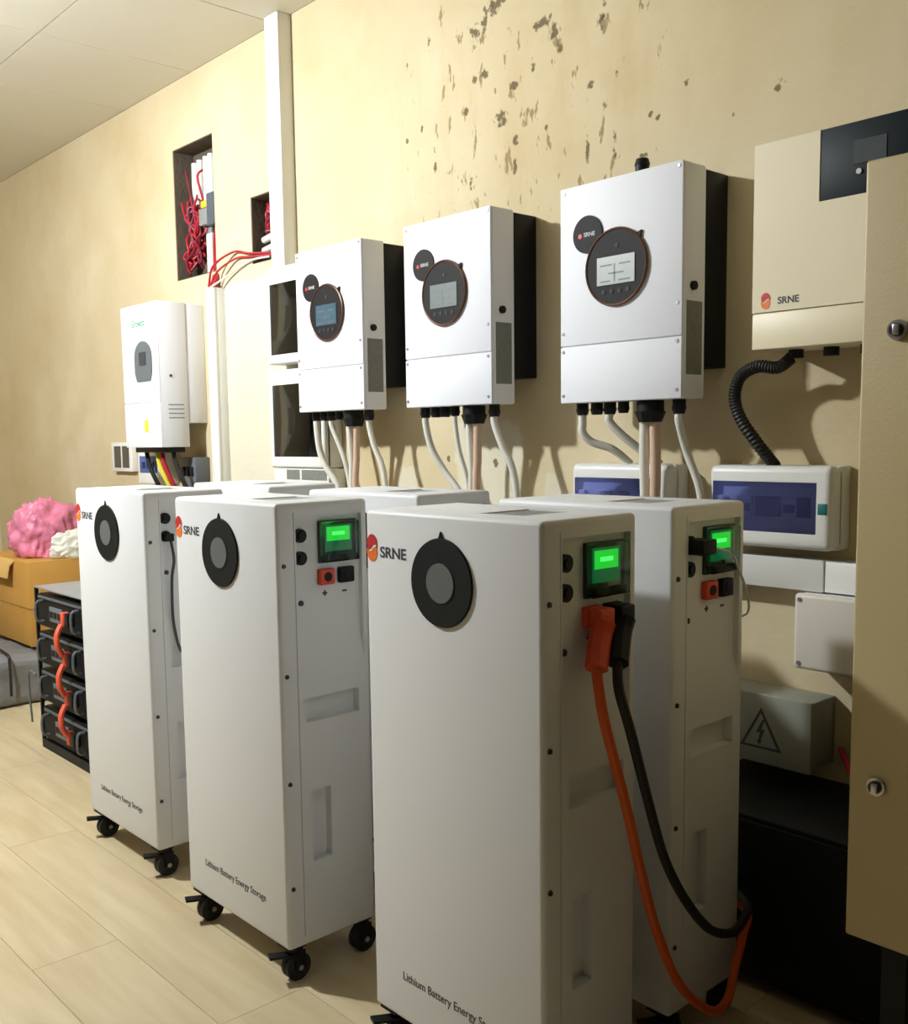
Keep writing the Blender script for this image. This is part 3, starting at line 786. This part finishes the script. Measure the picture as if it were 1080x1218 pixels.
def niches():
    for k in range(5):
        x = -2.985 + .047 * k + random.uniform(-.006, .006)
        tag(obj('riser_conduit', cyl(B(), (x, .066, 2.12 + .02 * (k % 2)), (x + .004, .066, 2.345 + .004 * k), .017, n=12), CONDUIT), ['leftmost', 'second', 'third', 'fourth', 'rightmost'][k] + ' of five short white conduits inside the tall wall niche', 'conduit', 'conduits in the tall niche')
    t = thing('relay_module', 'dark grey relay block with a yellow tab in the tall wall niche', 'relay', (-2.775, .04, 2.12))
    obj('relay_body', box(B(), -.030, .030, -.03, .045, -.07, .06, .003), mat('relay_grey', srgb(82, 88, 98), .5, vary=.2, vscale=30), t)
    obj('yellow_tab', box(B(), -.095, -.035, -.02, .02, .012, .040, .003), YELLOW, t)
    obj('grey_terminal', box(B(), -.105, -.032, -.025, .03, -.06, .008, .004), GREYM, t)
    t = thing('wire_bundle', 'tangle of dark red wires filling the left of the tall wall niche', 'wires', (-2.98, .05, 1.86), group='wires in the wall niches')
    for k in range(16):
        x = random.uniform(-.06, .08); z0 = random.uniform(0.01, .10); n = 6
        pts = [(max(-.065, min(.11, x + random.uniform(-.045, .045))), random.uniform(-.025, .03), z0 + (.34 - z0 + random.uniform(-.08, .16 if k % 4 == 0 else 0)) * i / n) for i in range(n + 1)]
        obj('wire', tube(B(), pts, .0055, n=6, k=4), REDW if k % 3 else mat('maroon_wire', srgb(120, 24, 44), .5), t)
    t = thing('wire_bundle', 'bright red wires gathered down the right of the tall niche into the short trunking', 'wires', (-2.775, .03, 1.78), group='wires in the wall niches')
    for k in range(7):
        x = -.03 + .01 * k
        obj('wire', tube(B(), [(x * .9, .03, .29), (x * 1.1 + .01, .01 + .01 * (k % 2), .22), (x + .02, .0, .12), (x * .8 + .04, -.02, .07), (x * .5 + .06, -.045, .03), (x * .4 + .075, -.055, -.0)], .006, n=6, k=4), REDW, t)
    t = thing('white_cable', 'white flat cable standing in the middle of the tall wall niche', 'cable', (-2.852, .055, 1.862))
    obj('cable_sheath', box(B(), -.024, .024, -.012, .012, 0, .17, .006), CONDUIT, t)
    obj('cable_end', box(B(), -.018, .018, -.008, .008, .165, .20, .003), GREYM, t)
    t = thing('wire_bundle', 'dark red wires above the white pipes in the small niche by the trunking', 'wires', (-2.365, .05, 1.85), group='wires in the wall niches')
    for k in range(8):
        pts = [(random.uniform(-.045, .06), random.uniform(-.02, .03), .10 + .14 * i / 4 + random.uniform(-.02, .02)) for i in range(5)]
        obj('wire', tube(B(), pts, .006, n=6, k=4), REDW if k % 2 else mat('maroon_wire', srgb(120, 24, 44), .5), t)
    for k, z in enumerate((1.905, 1.945)):
        tag(obj('cross_pipe', cyl(B(), (-2.41, .035, z - .012), (-2.18, .025, z + .012), .013, n=12), CONDUIT), ('lower' if k == 0 else 'upper') + ' of two white pipes lying across the small wall niche', 'pipe')
    # loose wires between the niches
    W = [('red wire arching highest between the two wall niches', [(-2.70, -.052, 1.783), (-2.66, -.05, 1.86), (-2.56, -.015, 1.905), (-2.45, -.01, 1.885), (-2.33, .02, 1.875)], REDW),
         ('second red wire arching between the two wall niches', [(-2.69, -.052, 1.783), (-2.64, -.04, 1.84), (-2.55, -.012, 1.878), (-2.45, -.008, 1.872), (-2.34, .02, 1.868)], REDW),
         ('white wire sagging lower between the two wall niches', [(-2.685, -.05, 1.780), (-2.61, -.02, 1.815), (-2.52, -.010, 1.842), (-2.43, -.006, 1.858), (-2.35, .02, 1.862)], CONDUIT)]
    for lab, pts, m_ in W:
        tag(obj('loose_wire', tube(B(), pts, .0045, n=6, k=8), m_), lab, 'wire', 'loose wires between niches')
niches()

# ================================================================== far cream-white inverter and bits below it
def build_far_inverter():
    x0, x1, z0, z1, yf, ym = -3.172, -2.838, 1.135, 1.732, -.218, -.088
    cx = (x0 + x1) / 2
    t = thing('far_inverter', 'white inverter with a grey shield display and green lettering, at the far left', 'inverter', (cx, 0, z0))
    w, h = (x1 - x0) / 2, z1 - z0
    obj('rear_housing', box(B(), -w + .004, w - .003, ym, 0, .10, h - .003, .004), IWHITE, t)
    obj('housing', box(B(), -w, w, yf + .004, ym, 0, h, .004), IWHITE, t)
    obj('upper_cover', box(B(), -w, w, yf, yf + .006, .188, h, .003), IWHITE, t)
    obj('lower_cover', box(B(), -w, w, yf, yf + .006, 0, .185, .003), IWHITE, t)
    pts = []; sx, sz = -2.970 - cx, 1.50 - z0
    for i in range(15):
        a = PI * i / 14; pts.append((sx + .078 * math.cos(a), sz + .010 + .068 * math.sin(a)))
    pts += [(sx - .076, sz - .055), (sx - .060, sz - .088), (sx + .060, sz - .088), (sx + .076, sz - .055)]
    sh = obj('shield_display', prism(B(), pts, 'y', yf - .005, yf + .001), DARKGR, t)
    obj('display_screen', box(B(), sx - .030, sx + .030, yf - .007, yf - .004, sz - .022, sz + .032), mat('lcd_slate', srgb(52, 60, 66), .3), sh)
    text('brand_lettering', 'Growatt', .12, .030, (-3.010 - cx, yf, 1.655 - z0), GREENP, t, bold=.01)
    obj('yellow_sticker', box(B(), -2.985 - cx, -2.950 - cx, yf - .0008, yf + .001, 1.198 - z0, 1.250 - z0), YELLOW, t)
    for k in range(4):
        obj('vent_slot', box(B(), w - .001, w + .0012, -.20 + .02, -.11, .12 + .018 * k, .124 + .018 * k), STICK, t)
    obj('side_screw', cyl(B(), (w - .001, -.165, 1.43 - z0), (w + .003, -.165, 1.43 - z0), .006, n=12), SCREW, t)
    obj('gland_strip', box(B(), -w + .03, w - .02, -.19, -.10, -.022, .002, .003), BLACK, t)
build_far_inverter()
def far_bits():
    t = thing('small_breaker_box', 'small white box with a blue window below the far inverter', 'breaker box', (-3.215, 0, .97))
    obj('housing', box(B(), -.105, .105, -.10, 0, 0, .145, .008), PVC, t)
    obj('window', box(B(), -.078, .085, -.103, -.098, .05, .125, .002), mat('blue_plastic', srgb(58, 92, 160), .3, vary=.2, vscale=25), t)
    for k in range(3): obj('toggle', box(B(), -.05 + .045 * k, -.025 + .045 * k, -.107, -.102, .07, .10, .001), NAVY, t)
    t = thing('vent_box', 'tiny white wall box with dark slots left of the far inverter', 'wall box', (-3.635, 0, 1.018))
    obj('frame', box(B(), -.115, .115, -.03, 0, 0, .14, .004), PVC, t)
    for s in (-1, 1): obj('slot', box(B(), s * .045 - .036, s * .045 + .036, -.0315, -.026, .018, .122), mat('slot_brown', srgb(86, 78, 68), .6), t)
    cols = [(REDW, 'dark red'), (YELLOW, 'yellow'), (RUBBER, 'leftmost black'), (RUBBER, 'rightmost black')]
    for k, (x, (m_, nm)) in enumerate(zip((-2.985, -3.03, -3.13, -2.88), cols)):
        tag(obj('drop_cable', tube(B(), [(x, -.145, 1.118), (x + .02, -.145, 1.06), (x + .05, -.13, .99), (x + .06, -.10, .92)], .010, n=8), m_), nm + ' cable dropping from the far inverter behind the batteries', 'cable', 'cables under the far inverter')
    t = thing('grey_breaker', 'dark grey breaker block on the wall under the far inverter', 'breaker', (-2.90, 0, .96))
    obj('breaker_body', box(B(), -.06, .065, -.07, 0, 0, .13, .004), DARKGR, t)
    for k in range(3): obj('toggle', box(B(), -.045 + .035 * k, -.022 + .035 * k, -.078, -.069, .05, .09, .002), BLACK, t)
far_bits()

# ================================================================== black rack with modules (far left)
def build_rack():
    x0, x1, y0, y1 = -2.800, -2.320, -.785, -.385
    t = thing('battery_rack', 'low black steel rack holding four battery modules behind the front row', 'rack', ((x0 + x1) / 2, (y0 + y1) / 2, 0))
    w, d = (x1 - x0) / 2, (y1 - y0) / 2; H = .618
    for sx in (-1, 1):
        for sy in (-1, 1): obj('post', box(B(), sx * w - (.012 if sx > 0 else -.0), sx * w + (.0 if sx > 0 else .012), sy * d - (.012 if sy > 0 else 0), sy * d + (0 if sy > 0 else .012), 0, H), BLACKM, t)
    obj('base_bar', box(B(), -w + .013, w - .013, -d, -d + .02, .0, .035), BLACKM, t)
    obj('base_bar', box(B(), -w + .013, w - .013, d - .02, d, .0, .035), BLACKM, t)
    zs = [.042, .188, .332, .476]
    for z in zs: obj('shelf', box(B(), -w + .013, w - .013, -d + .022, d - .022, z - .006, z), BLACKM, t)
    obj('top_sheet', box(B(), -w, w, -d, d, H, H + .006, .001), GREYM, t)
    nm = ['bottom', 'third', 'second', 'topmost']
    HND = mat('handle_grey', srgb(104, 110, 114), .4, .4)
    ORD = mat('terminal_orange', srgb(226, 90, 60), .5)
    for k, z in enumerate(zs):
        m = thing('battery_module', 'black rack battery module with grey handles, %s in the low rack' % nm[k] + (' from the top' if k in (1, 2) else ''), 'battery module', ((x0 + x1) / 2, (y0 + y1) / 2, z), group='modules in the low rack')
        obj('case', box(B(), -w + .016, w - .016, -d + .012, d - .02, .0, .122, .002), BLACK, m)
        fp = obj('face_plate', box(B(), -w + .016, w - .016, -d + .004, -d + .012, .002, .120, .002), mat('face_plate', srgb(20, 22, 24), .6, spec=.2, vary=.25, vscale=25), m)
        for s in (-.165, .165):
            obj('handle', tube(B(), [(s, -d + .006, .022), (s, -d - .022, .03), (s, -d - .022, .092), (s, -d + .006, .10)], .006, n=8, k=3), HND, m)
        obj('trim_bar', box(B(), -.20, .20, -d - .002, -d + .005, .108, .117, .001), HND, m)
        obj('port_panel', box(B(), -.10, .02, -d + .000, -d + .005, .03, .085, .001), DARKGR, m)
        for q in range(3): obj('port', box(B(), -.092 + q * .036, -.066 + q * .036, -d - .002, -d + .001, .045, .068), BLACK, m)
        for s, mm in ((.07, ORD), (.11, BLACK)):
            obj('terminal', box(B(), s - .014, s + .014, -d - .022, -d + .004, .035, .085, .004), mm, m)
    for k in range(3):
        z = zs[k]
        tag(obj('jumper_cable', tube(B(), [(-2.49 , y0 - .024, z + .075), (-2.475, y0 - .045, z + .11), (-2.48, y0 - .045, z + .15), (-2.49, y0 - .024, z + .185)], .010, n=8, k=6), ORD), '%s short orange jumper cable joining two modules in the low rack' % ['lowest', 'middle', 'uppermost'][k], 'cable', 'jumper cables on the low rack')
    tag(obj('grey_lead', tube(B(), [(-2.765, y0 - .024, .29), (-2.80, y0 - .03, .30), (-2.825, y0 - .03, .27), (-2.82, y0 - .03, .18), (-2.81, y0 - .03, .10)], .004, n=6, k=6), HND), 'thin grey lead hanging at the left front corner of the low rack', 'cable')
build_rack()

# ================================================================== bundle, carton, bags
def lumpy_box(x0, x1, y0, y1, z0, z1, amp, n=14, bev=.04, seed=0):
    bm = B(); box(bm, x0, x1, y0, y1, z0, z1, bev, 3)
    bmesh.ops.subdivide_edges(bm, edges=bm.edges[:], cuts=n, use_grid_fill=True)
    for v in bm.verts:
        p = Vector((v.co.x * 7 + seed, v.co.y * 7, v.co.z * 7))
        dd = noise.noise_vector(p) * amp + noise.noise_vector(p * 2.7) * amp * .5
        if v.co.z < z0 + .02: dd.z = 0
        v.co += dd
        v.co.z = max(v.co.z, z0)
    return bm
t = thing('wrapped_bundle', 'grey tarpaulin-wrapped bundle on the floor under the cardboard box', 'bundle', (-3.84, -.58, 0))
obj('tarpaulin', lumpy_box(-.38, .38, -.42, .45, 0, .225, .016, n=8), GREYSACK, t, angle=70)
obj('tie_cord', tube(B(), [(-.40, -.1, .20), (-.36, -.1, .245), (0, -.1, .25), (.36, -.1, .245), (.405, -.1, .20), (.405, -.1, .06)], .006, n=6), RUBBER, t)
def carton():
    t = thing('cardboard_box', 'brown cardboard box with an open flap on the grey bundle, under the pink bag', 'box', (-3.82, -.325, .245))
    obj('carton_body', box(B(), -.30, .30, -.225, .225, 0, .385, .004), CARD, t)
    obj('tape_strip', box(B(), -.302, .302, -.03, .03, .383, .3862), mat('clear_tape', srgb(205, 172, 104), .25), t)
    bm = B(); prism(bm, [(-.225, .385), (-.250, .36), (-.262, .30), (-.258, .30), (-.245, .355), (-.222, .38)], 'x', -.15, .13); obj('flap', bm, CARDIN, t)
    obj('seam_band', box(B(), -.301, .301, -.2265, -.2245, .17, .176), mat('carton_seam', srgb(150, 108, 48), .8), t)
    obj('seam_band', box(B(), .2995, .3012, -.226, .226, .17, .174), mat('carton_seam', srgb(150, 108, 48), .8), t)
carton()
def bag(name, label, cat, loc, size, m, seed, tip, neck):
    t = thing(name, label, cat, loc)
    bm = B(); bmesh.ops.create_icosphere(bm, subdivisions=5, radius=1.0)
    for v in bm.verts:
        d = v.co.normalized(); p = d * 2.2 + Vector((seed, seed * .7, 0))
        r = 1 + .22 * noise.noise(p) + .13 * abs(noise.noise(p * 2.3)) + .015 * noise.noise(p * 6)
        r += .09 * (1 - abs(noise.noise(p * 1.3 + Vector((5, 2, 1)))) * 3.0)
        k = max(0, d.dot(Vector(tip).normalized())); r *= 1 + .55 * k ** 5
        v.co = Vector((d.x * r * size[0], d.y * r * size[1], max(d.z * r * size[2], -size[2] * .62)))
    z = min(v.co.z for v in bm.verts)
    for v in bm.verts: v.co.z -= z
    obj('bag_body', bm, m, t, angle=80)
    T = Vector(tip).normalized(); c = Vector((T.x * size[0], T.y * size[1], T.z * size[2])) * 1.45; c.z -= z
    b2 = B(); tube(b2, [c * .92, c * 1.02, c * 1.08 + Vector((0, 0, .01))], neck, n=8, k=3); obj('bag_neck', b2, m, t, angle=80)
bag('plastic_bag', 'crumpled pink plastic bag lying on the cardboard box', 'bag', (-3.745, -.405, .632), (.115, .125, .155), PINKBAG, 3.1, (.1, 1, .25), .016)
bag('sack', 'small white sack slumped on the cardboard box beside the pink bag', 'bag', (-3.560, -.315, .632), (.034, .105, .072), WSACK, 8.4, (.0, 1, .6), .014)
